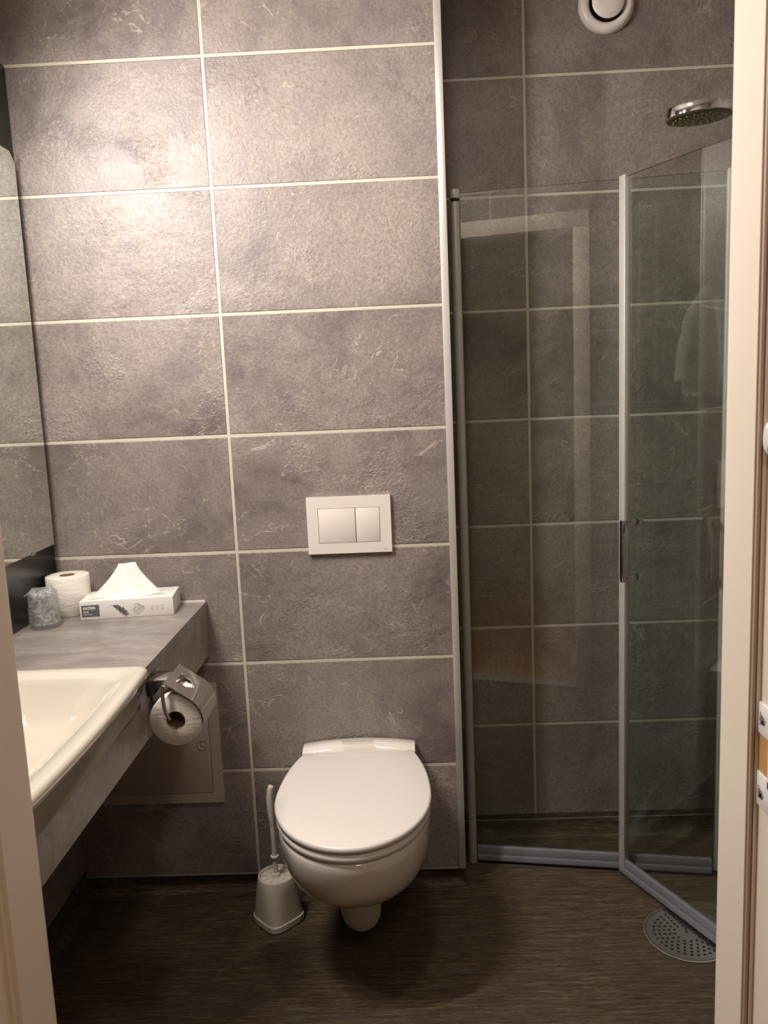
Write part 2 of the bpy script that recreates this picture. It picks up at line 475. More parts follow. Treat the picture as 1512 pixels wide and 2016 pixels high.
# strike plate (white metal with two rounded lobes and an open mortise) and the oval cap
XS = DX1+.008
bm = new()
def xplate(bm, x0, x1, y0, y1, z0, z1, bev):
    box(bm, x0, x1, y0, y1, z0, z1, bev)
for z0, z1 in ((.916+F0, .948+F0), (.984+F0, 1.013+F0)): xplate(bm, XS-.0025, XS-.0002, -1.399, -1.3705, z0, z1, .001)
box(bm, XS-.0025, XS-.0002, -1.399, -1.3915, .94+F0, .99+F0)
sp = part('strike_plate', bm, 'cap', dr)
bm = new(); box(bm, XS-.0012, XS-.0001, -1.391, -1.3715, .9485+F0, .9835+F0); part('mortise', bm, 'chip', dr)
for zz in (.930, .999):
    bm = new(); lathe(bm, [(.0045, 0), (.0045, -.001), (.002, -.0022)], (XS-.0026, -1.380, zz+F0), 'x', 20); part('screw', bm, 'chrome', sp)
    bm = new(); box(bm, XS-.0032, XS-.0024, -1.3758, -1.3748, zz-.006+F0, zz+.006+F0); part('slot', bm, 'ink_light', sp)
bm = new(); lathe(bm, [(.0095, 0), (.0095, -.003), (.007, -.0055)], (XS-.0002, -1.3775, 1.247+F0), 'x', 28, scale=(.75, 1.5)); part('screw_cap', bm, 'cap', dr)

# ------------------------------------------------------------------ corridor behind the camera (seen only as reflections in the glass)
CX0, CX1, CY = -1.3, 2.0, -3.3
bm = new(); box(bm, CX0, CX1, CY, -1.421, -.1, 0); struct('floor_corridor', bm, 'wood')
bm = new(); box(bm, CX0, CX1, CY, -1.421, ZC, ZC+.1); struct('ceiling_corridor', bm, 'ceiling')
bm = new(); box(bm, CX0, CX1, CY-.1, CY, 0, ZC); struct('wall_corridor_rear', bm, 'corridor')
bm = new(); box(bm, CX0-.1, CX0, CY, -1.42, 0, ZC); struct('wall_corridor_left', bm, 'corridor')
bm = new(); box(bm, CX1, CX1+.1, CY, -1.42, 0, ZC); struct('wall_corridor_right', bm, 'corridor')
bm = new(); box(bm, CX0, XL-TH, -1.421, -1.40, 0, ZC); box(bm, XR+TH, CX1, -1.421, -1.40, 0, ZC); struct('wall_corridor_front', bm, 'corridor')
sh = thing('coat_rack', (.35, CY, 1.66), 'oak coat shelf with steel hooks on the corridor wall', 'coat rack')
bm = new(); box(bm, -.25, .95, CY+.001, CY+.025, 1.66, 1.76, .004); part('back_board', bm, 'wood', sh)
bm = new(); box(bm, -.25, .95, CY+.025, CY+.26, 1.76, 1.785, .004); part('shelf', bm, 'wood', sh)
for k in range(5):
    x = -.1+k*.225
    bm = new(); tube(bm, smooth_path([(x, CY+.025, 1.71), (x, CY+.06, 1.70), (x, CY+.08, 1.715), (x, CY+.085, 1.74)], 5), .005, 10); part('hook', bm, 'steel', sh)
cl = thing('corridor_lamp', (.75, -2.35, ZC-.05), 'round white ceiling lamp in the corridor behind the camera', 'lamp')
bm = new(); lathe(bm, [(.16, 0), (.16, .049)], (.75, -2.35, ZC-.05)); part('lamp_base', bm, 'cap', cl)
bm = new(); lathe(bm, [(.02, -.045), (.09, -.038), (.13, -.022), (.15, 0)], (.75, -2.35, ZC-.051)); part('lamp_shade', bm, 'lamp', cl)
area('corridor_light', (.75, -2.35, ZC-.11), (.72, -1.9, 0), .3, .3, CORRIDOR_POWER, (1, .86, .73))

# ------------------------------------------------------------------ black panel, mirror, lamp on the left wall
ZT = .772+F0      # worktop height
bm = new(); box(bm, XL+.0005, XL+.010, -1.20, -.003, ZT+.004, 2.16, .001)
single('backsplash_panel', bm, 'panel_black', (XL+.005, -.6, ZT+.004), 'black glossy wall panel behind and below the mirror', 'wall panel')
mi = thing('mirror', (XL+.02, -.6, .945+F0), 'large frameless wall mirror with clipped corners above the worktop', 'mirror')
bm = new()
my0, my1, mz0, mz1, ch = -1.16, -.033, .944+F0, 1.893+F0, .022
pl = [(my0, mz0), (my1, mz0), (my1, mz1-ch), (my1-ch, mz1), (my0+ch, mz1), (my0, mz1-ch)]
x0, x1 = XL+.0195, XL+.0245
a = [bm.verts.new((x0, y, z)) for y, z in pl]; b = [bm.verts.new((x1, y, z)) for y, z in pl]
bm.faces.new(a); bm.faces.new(b)
for i in range(6): bm.faces.new((a[i], a[(i+1) % 6], b[(i+1) % 6], b[i]))
bmesh.ops.recalc_face_normals(bm, faces=bm.faces)
part('mirror_glass', bm, 'mirror', mi, ang=20)
bm = new(); box(bm, XL+.0105, XL+.0190, my0+.03, my1-.012, mz0+.004, mz1-.05); part('backing_board', bm, 'dark', mi)
bm = new(); box(bm, XL+.0105, XL+.0275, -.165, -.145, mz0-.004, mz0-.0006, .001); box(bm, XL+.0252, XL+.0275, -.162, -.148, mz0-.003, mz0+.004); part('clip', bm, 'steel', mi)

L = MIRROR_LAMP
lm = thing('mirror_lamp', (XL+.01, (L['y0']+L['y1'])/2, L['z']), 'long white lamp on the black panel over the mirror', 'lamp')
bm = new(); box(bm, XL+.0105, XL+.03, L['y0']-.02, L['y1']+.02, L['z']-.0, L['z']+.06, .003); part('mounting_plate', bm, 'cap', lm)
bm = new(); box(bm, XL+.0305, XL+.099, L['y0']-.01, L['y1']+.01, L['z']+.012, L['z']+.05, .004); part('lamp_housing', bm, 'cap', lm)
bm = new(); box(bm, XL+.0995, XL+.1035, L['y0'], L['y1'], L['z']+.0, L['z']+.045, .001); part('diffuser', bm, 'lamp', lm)
area('mirror_light', (XL+.106, -.53, L['z']+.02), (XL+1.0, -.28, L['z']-.45), .022, .30, MIRROR_LAMP_POWER, (1, .935, .88))
bm = new(); box(bm, XL+.04, XL+.085, L['y0'], L['y1'], L['z']+.008, L['z']+.0118, .001); part('lower_diffuser', bm, 'lamp', lm)
area('mirror_down_light', (XL+.075, -.90, L['z']+.004), (XL+.075+.72, -.60, L['z']-.9), .022, .58, MIRROR_DOWN_POWER, (1, .935, .88))

rl_ = thing('ceiling_lamp', (.45, -.80, ZC), 'round flush ceiling lamp in the middle of the bathroom', 'lamp')
bm = new(); lathe(bm, [(.10, -.001), (.10, -.022), (.094, -.026)], (.45, -.80, ZC), n=48); part('lamp_ring', bm, 'cap', rl_)
bm = new(); lathe(bm, [(.091, -.0265), (.088, -.032), (.06, -.036), (.01, -.037)], (.45, -.80, ZC), n=48); part('lamp_shade', bm, 'lamp', rl_)
area('ceiling_light', (.45, -.80, ZC-.045), (.45, -.78, 0), .16, .16, CEILING_POWER, (1, .91, .82))

# ------------------------------------------------------------------ worktop with basin
XW = -0.089       # worktop front
BY0, BY1 = -1.16, -.56
wt = thing('worktop', (-.28, -.65, ZT), 'grey stone-look worktop with deep front edge beside the toilet', 'worktop')
bm = new()
poly = [(XL+.001, -1.297), (XW, -1.297), (XW, BY0-.001), (-.452, BY0-.001), (-.452, BY1+.001), (XW, BY1+.001), (XW, -.003), (XL+.001, -.003)]
prism(bm, poly, ZT-.022, ZT)
part('top_board', bm, 'counter', wt)
bm = new()
ZB = .628+F0
box(bm, XW-.020, XW-.0015, BY1+.0012, -.003, ZB, ZT-.0225); box(bm, XW-.020, XW-.0015, -1.297, BY0-.0012, ZB, ZT-.0225)
box(bm, XW-.020, XW-.0015, BY0-.0012, BY1+.0012, ZB, .703+F0)
part('front_board', bm, 'counter', wt)
bm = new(); box(bm, XL+.0012, XL+.009, BY0, -.004, ZT+.0002, ZT+.0035); box(bm, XL+.009, XW-.002, -.0075, -.0022, ZT+.0002, ZT+.0035)
part('sealant_strip', bm, 'sealant', wt, 'white sealant line')

# basin: semi recessed with an apron over the front board
ba = thing('washbasin', (-.25, -.86, .70+F0), 'cream white ceramic washbasin set into the grey worktop', 'washbasin')
def rrect(x0, x1, y0, y1, r, z, n=10, bulge=0):
    pts = []
    for cx, cyy, a0 in ((x1-r, y1-r, 0), (x0+r, y1-r, PI/2), (x0+r, y0+r, PI), (x1-r, y0+r, 3*PI/2)):
        for i in range(n+1):
            a = a0+PI/2*i/n
            pts.append([cx+r*math.cos(a), cyy+r*math.sin(a)])
    # subdivide long sides for the bulge
    out = []
    m = len(pts)
    for i in range(m):
        p, q = pts[i], pts[(i+1) % m]
        out.append(p)
        d = math.hypot(q[0]-p[0], q[1]-p[1])
        if (i+1) % (n+1) == 0:
            for k in range(1, 16): out.append([p[0]+(q[0]-p[0])*k/16, p[1]+(q[1]-p[1])*k/16])
    yc, hh = (y0+y1)/2, (y1-y0)/2
    xc, hx = (x0+x1)/2, (x1-x0)/2
    return [Vector((x+bulge*max(0, (x-xc)/hx)*(1-((y-yc)/hh)**2), y, z)) for x, y in out]
R = []
zr = .792+F0
X1 = -.058
# apron from under, up the outside, over the rim, into the bowl
R.append(rrect(-.40, -0.1180, BY0+.05, BY1-.05, .02, .700+F0))
R.append(rrect(-.43, -0.0940, BY0+.004, BY1-.004, .012, .703+F0, bulge=.006))
R.append(rrect(-.44, -0.0910, BY0+.0005, BY1-.0005, .014, .712+F0, bulge=.008))
R.append(rrect(-.448, -0.0720, BY0, BY1, .016, .768+F0, bulge=.011))
R.append(rrect(-.449, -0.0660, BY0, BY1, .018, .780+F0, bulge=.012))
R.append(rrect(-.447, -0.0670, BY0+.002, BY1-.002, .018, .788+F0, bulge=.012))
R.append(rrect(-.443, -0.0720, BY0+.007, BY1-.007, .018, .7925+F0, bulge=.012))
R.append(rrect(-.436, -0.0800, BY0+.014, BY1-.014, .02, .7935+F0, bulge=.012))
R.append(rrect(-.345, -.104, BY0+.05, BY1-.045, .055, .789+F0, bulge=.009))
R.append(rrect(-.342, -.108, BY0+.054, BY1-.049, .055, .785+F0, bulge=.009))
R.append(rrect(-.339, -.113, BY0+.060, BY1-.056, .055, .775+F0, bulge=.008))
R.append(rrect(-.328, -.132, BY0+.075, BY1-.078, .06, .735+F0, bulge=.006))
R.append(rrect(-.310, -.155, BY0+.105, BY1-.115, .06, .705+F0))
R.append(rrect(-.28, -.185, BY0+.16, BY1-.17, .045, .690+F0))
R.append(rrect(-.25, -.215, BY0+.25, BY1-.25, .015, .686+F0))
# hollow ring body: close against an outer under-shell
bm = new(); loft(bm, R, cap0=False, cap1=True)
U = [rrect(-.40, -0.1180, BY0+.05, BY1-.05, .02, .700+F0), rrect(-.37, -.125, BY0+.09, BY1-.09, .05, .68+F0), rrect(-.33, -.16, BY0+.14, BY1-.14, .05, .665+F0), rrect(-.27, -.2, BY0+.22, BY1-.22, .03, .66+F0)]
loft(bm, U, cap0=False, cap1=True)
bmesh.ops.remove_doubles(bm, verts=bm.verts, dist=.0002); bmesh.ops.recalc_face_normals(bm, faces=bm.faces)
part('bowl', bm, 'basin', ba, ang=60)
bm = new(); lathe(bm, [(.001, .0), (.020, .001), (.024, .003), (.024, 0)], (-.232, -.86, .6865+F0), cap0=False); part('drain_ring', bm, 'chrome', ba)
# single lever tap, behind the door frame from here
tp = thing('basin_tap', (-.40, -.86, .792+F0), 'chrome single lever tap at the back of the washbasin', 'tap')
bm = new(); lathe(bm, [(.024, .002), (.024, .010), (.020, .014), (.020, .10), (.016, .115)], (-.40, -.86, .79+F0)); part('tap_body', bm, 'chrome', tp)
bm = new(); tube(bm, smooth_path([(-.395, -.86, .86+F0), (-.34, -.86, .885+F0), (-.29, -.86, .88+F0), (-.275, -.86, .862+F0)]), .012); part('spout', bm, 'chrome', tp)
bm = new(); box(bm, -.41, -.33, -.870, -.850, .9065+F0, .916+F0, .003); part('lever', bm, 'chrome', tp)

# ------------------------------------------------------------------ access hatch
ha = thing('access_hatch', (-.28, -.001, .21+F0), 'grey metal access hatch with round lock on the wall under the worktop', 'hatch')
hx0, hx1, hz0, hz1 = -.44, -.080, .212+F0, .548+F0
bm = new()
fwid = .027
outer = [(hx0, hz0), (hx1, hz0), (hx1, hz1), (hx0, hz1)]
inner = [(hx0+fwid, hz0+fwid), (hx1-fwid, hz0+fwid), (hx1-fwid, hz1-fwid), (hx0+fwid, hz1-fwid)]
def frame_rings(bm, outer, inner, y_wall, y_front, y_in):
    A = [bm.verts.new((x, y_wall, z)) for x, z in outer]; B = [bm.verts.new((x, y_front, z)) for x, z in outer]
    C = [bm.verts.new((x, y_front, z)) for x, z in inner]; D = [bm.verts.new((x, y_in, z)) for x, z in inner]
    for P, Q in ((A, B), (B, C), (C, D)):
        for i in range(4): bm.faces.new((P[i], P[(i+1) % 4], Q[(i+1) % 4], Q[i]))
    bmesh.ops.recalc_face_normals(bm, faces=bm.faces)
frame_rings(bm, outer, inner, -.0005, -.006, -.0005)
part('hatch_frame', bm, 'hatch', ha, ang=20)
bm = new(); box(bm, hx0+fwid+.0016, hx1-fwid-.0016, -.0058, -.0006, hz0+fwid+.0016, hz1-fwid-.0016, .0008)
hd = part('hatch_door', bm, 'hatch', ha)
kx, kz = -.128, .378+F0
bm = new(); lathe(bm, [(.0155, 0), (.0155, -.0014), (.0135, -.0022), (.0115, -.0010), (.0050, -.0012), (.0040, -.0032), (.001, -.0036)], (kx, -.0059, kz), 'y', 32)
part('lock', bm, 'hatch', hd)

# ------------------------------------------------------------------ flush plate
fp = thing('flush_plate', (.295, -.001, .888+F0), 'white dual flush plate with two buttons on the wall above the toilet', 'flush plate')
bm = new(); fx0, fx1, fz0, fz1 = .1875, .4025, .8875+F0, 1.0345+F0
bx0, bx1, bz0, bz1 = .2165, .3735, .9155+F0, 1.0045+F0
A = [(fx0, fz0), (fx1, fz0), (fx1, fz1), (fx0, fz1)]; B = [(bx0-.0007, bz0-.0007), (bx1+.0007, bz0-.0007), (bx1+.0007, bz1+.0007), (bx0-.0007, bz1+.0007)]
frame_rings(bm, A, B, -.0005, -.0105, -.004)
part('cover_plate', bm, 'plate', fp, ang=20)
bm = new(); box(bm, bx0-.0005, bx1+.0005, -.0045, -.0012, bz0-.0005, bz1+.0005); part('gap_backing', bm, 'gap', fp)
for a, b in ((bx0, .3112), (.3124, bx1)):
    bm = new(); box(bm, a+.0003, b-.0002, -.0108, -.0048, bz0+.0003, bz1-.0003, .0007); part('flush_button', bm, 'plate', fp)
Mx = Matrix.Translation((.3815, -.0106, .8945+F0)) @ Matrix.Rotation(PI/2, 4, 'X')
bm = text_mesh('tece', .0065, Mx, .0001, 'LEFT'); part('brand_mark', bm, 'ink_light', fp)

# ------------------------------------------------------------------ toilet
TX, TZ = .2935, .372+F0
to = thing('toilet', (TX, -.25, .05), 'white wall-hung toilet with closed lid under the flush plate', 'toilet')
NR = 96
def egg(hw, yf, z, yback, hwb, yc=-.285, tilt=0, n=NR, pw=2.0, cut=None):
    """closed outline: elliptical front, sides running back to the wall with half width hwb at yback"""
    pts = []
    for i in range(n):
        a = 2*PI*i/n - PI/2     # start at the front
        ca, sa = math.cos(a), math.sin(a)
        if sa <= 0:
            x = hw*abs(ca)**(2/pw)*(1 if ca >= 0 else -1); y = yc-(yc-yf)*abs(sa)**(2/pw)
        else:
            # back half: taper from hw to hwb, squared corners
            x = ca; y = sa
            k = max(abs(x)/1.0, abs(y)/1.0)
            X, Y = x/k, y/k          # unit square boundary, upper half
            yy = yc+(yback-yc)*Y
            u = Y
            wloc = hw*math.sqrt(max(0, 1-(u*math.sqrt(1-(hwb/hw)**2))**2)) if hwb < hw else hw+(hwb-hw)*u
            x = wloc*X; y = yy
            pts.append(Vector((TX+x, y, z+tilt*(y-yc)))); continue
        pts.append(Vector((TX+x, y, z+tilt*(y-yc))))
    return pts
# lid
bm = new()
loft(bm, [egg(.172, -.505, TZ-.0165, -.066, .134), egg(.1795, -.5140, TZ-.015, -.0615, .1405), egg(.1820, -.5170, TZ-.011, -.060, .1425), egg(.1820, -.5170, TZ-.005, -.060, .1425),
          egg(.1800, -.5150, TZ-.0015, -.061, .141), egg(.1760, -.511, TZ, -.064, .138), egg(.10, -.43, TZ+.0015, -.12, .08)])
part('lid', bm, 'lid', to, ang=50)
# seat ring under the lid
bm = new()
loft(bm, [egg(.170, -.502, TZ-.038, -.07, .13), egg(.1780, -.5125, TZ-.0365, -.066, .137), egg(.1800, -.5150, TZ-.031, -.064, .139), egg(.1800, -.5150, TZ-.026, -.064, .139), egg(.1765, -.511, TZ-.0205, -.067, .136), egg(.170, -.503, TZ-.0195, -.07, .13)])
part('seat', bm, 'lid', to, ang=50)
# hinge cover: low arch behind the lid
bm = new()
secs = []
for i in range(25):
    u = -1+2*i/24; x = TX+u*.1475
    zt = TZ+.001+.012*(1-u*u)
    secs.append([Vector((x, -.008, TZ-.036)), Vector((x, -.0055, zt-.003)), Vector((x, -.0085, zt)), Vector((x, -.040+.006*(1-u*u)*-1, zt-.0015)), Vector((x, -.058, TZ-.006)), Vector((x, -.0595, TZ-.036))])
loft(bm, secs); part('hinge_cover', bm, 'ceramic', to, ang=50)
# ceramic bowl
bm = new()
prof = [(.402, .168, -.500), (.398, .1745, -.5080), (.390, .1765, -.5105), (.375, .1765, -.509), (.352, .1755, -.504), (.326, .1730, -.4950), (.300, .1680, -.481), (.275, .1600, -.461), (.252, .148, -.435), (.232, .132, -.405), (.216, .114, -.375), (.203, .096, -.348), (.194, .082, -.328), (.188, .072, -.312)]
top = TZ-.0405
rings = []
for z, hw, yf in prof:
    zz = z-(.402-top)
    hb = max(.9*hw, .055) if z < .36 else .146
    hb = min(hb, .146); 
    hb = hw*.985 if hb > hw else hb
    rings.append(egg(hw, yf, zz, -.006, hb, yc=max(yf*.55, -.285), pw=2.05))
bl = rings[-1]
loft(bm, rings, cap0=True, cap1=False)
# trap bulge beneath, running back to the wall
for z, hw, yf in [(.172, .0600, -.292), (.150, .0540, -.280), (.120, .0515, -.273), (.095, .0500, -.269), (.075, .0475, -.265), (.060, .0430, -.258), (.049, .036, -.247), (.042, .026, -.233), (.039, .012, -.218)]:
    rings.append(egg(hw, yf, z, -.006, hw*.99, yc=yf+.05, pw=2.0))
bm.free(); bm = new(); loft(bm, rings)
part('bowl', bm, 'ceramic', to, ang=60)

# ------------------------------------------------------------------ toilet brush
br = thing('toilet_brush', (.068, -.118, 0.001), 'off white toilet brush in its holder on the floor left of the toilet', 'toilet brush')
bx, by = .068, -.118
def sq(r, z, k, rot=PI/4, c=(bx, by), n=48):
    """between circle (k=0) and rounded square (k=1)"""
    pts = []
    for i in range(n):
        a = 2*PI*i/n; p = 2+k*2.2
        d = (abs(math.cos(a))**p+abs(math.sin(a))**p)**(-1/p)
        x, y = r*d*math.cos(a), r*d*math.sin(a)
        pts.append(Vector((c[0]+x*math.cos(rot)-y*math.sin(rot), c[1]+x*math.sin(rot)+y*math.cos(rot), z)))
    return pts
bm = new()
loft(bm, [sq(.053, .001, 1), sq(.0555, .004, 1), sq(.0555, .018, 1), sq(.0535, .020, .95)])
part('base', bm, 'brush', br)
bm = new()
HT = .127
loft(bm, [sq(.0525, .0205, .95), sq(.0505, .06, .6), sq(.0485, .10, .2), sq(.0470, HT-.002, 0), sq(.0462, HT, 0), sq(.0430, HT, 0), sq(.0420, HT-.004, 0), sq(.0415, HT-.010, 0)], cap1=True)
part('holder', bm, 'brush', br)
bm = new()
lathe(bm, [(.040, HT-.0098), (.040, HT-.0068), (.012, HT-.004), (.010, HT+.004), (.007, HT+.006)], (bx, by, 0), n=40)
for k in range(10):
    a = 2*PI*k/10
    obox(bm, (bx+.012*math.cos(a)-.0008*math.sin(a), by+.012*math.sin(a)+.0008*math.cos(a)), (math.cos(a), math.sin(a)), (math.sin(a), -math.cos(a)), .027, .0016, HT-.0066, HT-.003)
part('splash_cap', bm, 'brush_in', br)
top_ = Vector((bx+.001, by-.002, .262))
bm = new(); tube(bm, [(bx, by, HT+.0062), (bx-.0005, by, .17), (bx-.001, by-.001, .262)], .0062, 16)
hl = part('handle', bm, 'brush', br)
bm = new()
lathe(bm, [(.0063, -.003), (.0105, -.002), (.0105, .002), (.0063, .003)], (bx-.0002, by, .178), n=24)
part('ring', bm, 'brush', hl)
bm = new()
P = smooth_path([(bx-.001, by-.001, .2625), (bx-.0035, by-.002, .30), (bx-.0035, by-.002, .34), (bx+.0005, by-.002, .366), (bx+.003, by-.002, .372)], 6)
tube(bm, P, .006, 16, [.006+.0022*math.sin(PI*i/(len(P)-1)) for i in range(len(P))]); part('grip', bm, 'brush', hl)

# ------------------------------------------------------------------ roll holder with roll
RX, RZ, RY0, RY1 = -.030, .669+F0, -.540, -.440
rh = thing('toilet_roll_holder', (XW, -.49, .73+F0), 'chrome toilet roll holder with cover flap on the worktop front edge', 'toilet roll holder')
bm = new(); box(bm, XW-.001, XW+.012, -.522, -.458,   .712+F0, .7425+F0, .003); part('mounting_plate', bm, 'dark', rh)
bm = new(); box(bm, XW+.0005, -.047, -.520, -.462, .7435+F0, .7465+F0, .001); part('bracket', bm, 'chrome', rh)
hz = .745+F0; hxp = -.045      # hinge line of the flap
bm = new(); tube(bm, [(hxp, -.552, hz), (hxp, -.432, hz)], .0045, 16); part('hinge_rod', bm, 'chrome', rh)
bm = new()
P = smooth_path([(hxp, -.5525, hz), (hxp-.003, -.5535, hz-.012), (hxp-.001, -.5535, hz-.045), (hxp+.003, -.5530, RZ+.016), (RX-.009, -.5505, RZ+.0085), (RX-.006, -.535, RZ+.0095)], 6)
P += [Vector((RX-.006, -.49, RZ+.0095)), Vector((RX-.006, -.446, RZ+.0095))]
tube(bm, P, .0038, 14); part('roll_arm', bm, 'chrome', rh)
# flap: from the hinge down over the roll, with a finger cut-out at the top
def flap_profile(t):
    # t 0..1 along the flap, in (x, z)
    R_ = .0575
    s0 = Vector((hxp, hz+.005)); 
    a0 = math.radians(58); cnt = Vector((RX, RZ))
    p1 = cnt+Vector((math.cos(a0), math.sin(a0)))*R_
    if t < .45: return s0.lerp(p1, t/.45)
    a = a0-(t-.45)/.55*math.radians(66)
    return cnt+Vector((math.cos(a), math.sin(a)))*R_
bm = new()
NU, NV = 30, 24
y0_, y1_ = -.549, -.434
def inside(t, yv):
    # rounded tongue cut-out near the hinge
    uc = (yv+.4915)/.022
    d = t*.085
    if abs(uc) < 1 and d > .012:
        return d < .014+.022*math.sqrt(max(0, 1-uc*uc))
    return False
grid = {}
for i in range(NU+1):
    for j in range(NV+1):
        t = i/NU; yv = y0_+(y1_-y0_)*j/NV
        q = flap_profile(t); grid[i, j] = bm.verts.new((q.x, yv, q.y))
for i in range(NU):
    for j in range(NV):
        if not inside((i+.5)/NU, y0_+(y1_-y0_)*(j+.5)/NV):
            bm.faces.new((grid[i, j], grid[i+1, j], grid[i+1, j+1], grid[i, j+1]))
for v in [v for v in bm.verts if not v.link_faces]: bm.verts.remove(v)
bmesh.ops.recalc_face_normals(bm, faces=bm.faces)
bmesh.ops.solidify(bm, geom=bm.faces[:], thickness=.0012)
part('cover_flap', bm, 'chrome', rh)
bm = new(); lathe(bm, [(.016, 0), (.016, .004), (.012, .006)], (XW+.0005, -.476, .700+F0), 'x', 24); part('buffer', bm, 'cap', rh, 'small white round buffer')

def paper_roll(name, c, axis, r, ri, length, label, tail=False):
    o = thing(name, c, label, 'toilet roll')
    bm = new()
    prof = [(ri, 0), (r-.0015, 0), (r, .0015), (r, length-.0015), (r-.0015, length), (ri, length), (ri, 0)]
    # shift to loft with inner bore
    n = 64; rings = []
    for rr_, h in prof:
        ring = []
        for i in range(n):
            a = 2*PI*i/n; p, q = rr_*math.cos(a), rr_*math.sin(a)
            ring.append(Vector((c[0]+p, c[1]+q, c[2]+h)) if axis == 'z' else Vector((c[0]+p, c[1]+h, c[2]+q)))
        rings.append(ring)
    loft(bm, rings, False, False)
    if tail:
        # loose tangent sheet at the right side
        pts = []
        for k in range(14):
            a = math.radians(20-k*3.5); pts.append((c[0]+(r+.0006)*math.cos(a), c[2]+(r+.0006)*math.sin(a)))
        g = [[bm.verts.new((x, c[1]+.001+(length-.002)*j, z)) for x, z in pts] for j in (0, 1)]
        for i in range(13): bm.faces.new((g[0][i], g[0][i+1], g[1][i+1], g[1][i]))
    bmesh.ops.remove_doubles(bm, verts=bm.verts, dist=.00005)
    bmesh.ops.recalc_face_normals(bm, faces=bm.faces)
    part('paper', bm, 'paper', o, ang=50)
    bm = new(); rings = []
    for rr_, h in [(ri-.0002, .0004), (ri-.0002, length-.0004), (ri-.0014, length-.0004), (ri-.0014, .0004), (ri-.0002, .0004)]:
        ring = []
        for i in range(n):
            a = 2*PI*i/n; p, q = rr_*math.cos(a), rr_*math.sin(a)
            ring.append(Vector((c[0]+p, c[1]+q, c[2]+h)) if axis == 'z' else Vector((c[0]+p, c[1]+h, c[2]+q)))
        rings.append(ring)
    loft(bm, rings, False, False); part('core', bm, 'card', o, ang=50)
    return o
paper_roll('toilet_roll', Vector((RX, RY0, RZ)), 'y', .0525, .0195, .10, 'white toilet roll hanging in the chrome holder', False)
paper_roll('toilet_roll', Vector((-.4210, -.067, ZT+.0005)), 'z', .0530, .019, .0975, 'spare white toilet roll standing upright on the worktop')

# ------------------------------------------------------------------ tissue box
ang = math.atan2(.026, .223)
ex = Vector((math.cos(ang), math.sin(ang), 0)); ey = Vector((-math.sin(ang), math.cos(ang), 0)); ez = Vector((0,0,1))
O = Vector((-.3635, -.149, ZT+.0005))
BW, BD, BH = .2245, .107, .046
tb = thing('tissue_box', tuple(O+ex*BW/2+ey*BD/2), 'white tissue box with feather print and a tissue pulled up', 'tissue box')
def bxf(a, b, c): return O+ex*a+ey*b+ez*c
bm = new(); box(bm, 0, BW, 0, BD, 0, BH, .0008)
for v in bm.verts: v.co = bxf(*v.co)
part('carton', bm, 'box', tb)
Mf = Matrix((ex, ez, -ey)).transposed().to_4x4(); Mf.translation = O
def fr(bm, a0, a1, c0, c1, off=.0004):
    """thin print on the front face"""
    box(bm, a0, a1, c0, c1, -.0001, off)
    return bm
def on_front(bm):
    for v in bm.verts: v.co = Mf @ v.co
    return bm
bm = on_front(fr(new(), .004, .0465, .0075, .0365)); part('brand_label', bm, 'ink', tb, 'grey label with white lettering')
def ftext(s, size, a, c, mat, bold=0, sx=1):
    m = Mf @ Matrix.Translation((a, c, .0005)) @ Matrix.Scale(sx, 4, (1,0,0))
    part('lettering', text_mesh(s, size, m, .0001, 'LEFT', bold), mat, tb)
ftext('KATRIN', .0085, .0085, .0265, 'white_ink', .0004, .95)
ftext('PLUS', .0055, .0085, .0180, 'white_ink', .0001)
ftext('Facial Tissue', .0042, .0085, .0125, 'white_ink')
bm = on_front(fr(new(), .007, .0440, .0235, .0239, .0006)); part('label_rule', bm, 'ink_light', tb)
# feather
bm = new()
fl = [(.070, .0335), (.078, .0325), (.086, .0290), (.095, .0225), (.104, .0145), (.110, .0080)]
fp_ = smooth_path([Vector((a, b, 0)) for a, b in fl], 8)
for i, p in enumerate(fp_[:-1]):
    q = fp_[i+1]; u = i/len(fp_); d = (q-p).normalized(); nrm = Vector((-d.y, d.x, 0))
    wd = .0005 if u < .18 else .0068*math.sin(PI*min(1, (u-.10)/.98))**.7*(1+.25*random.uniform(-1, 1))
    for s in (-1, 1):
        tip = p+nrm*s*wd*(1.15 if s > 0 else .8)+d*.0055
        v = [bm.verts.new(x+Vector((0,0,.0006))) for x in (p, q, tip+d*.001, tip)]
        f = bm.faces.new(v if s > 0 else v[::-1])
on_front(bm)
bmesh.ops.solidify(bm, geom=bm.faces[:], thickness=.0002)
part('feather_print', bm, 'ink_mid', tb)
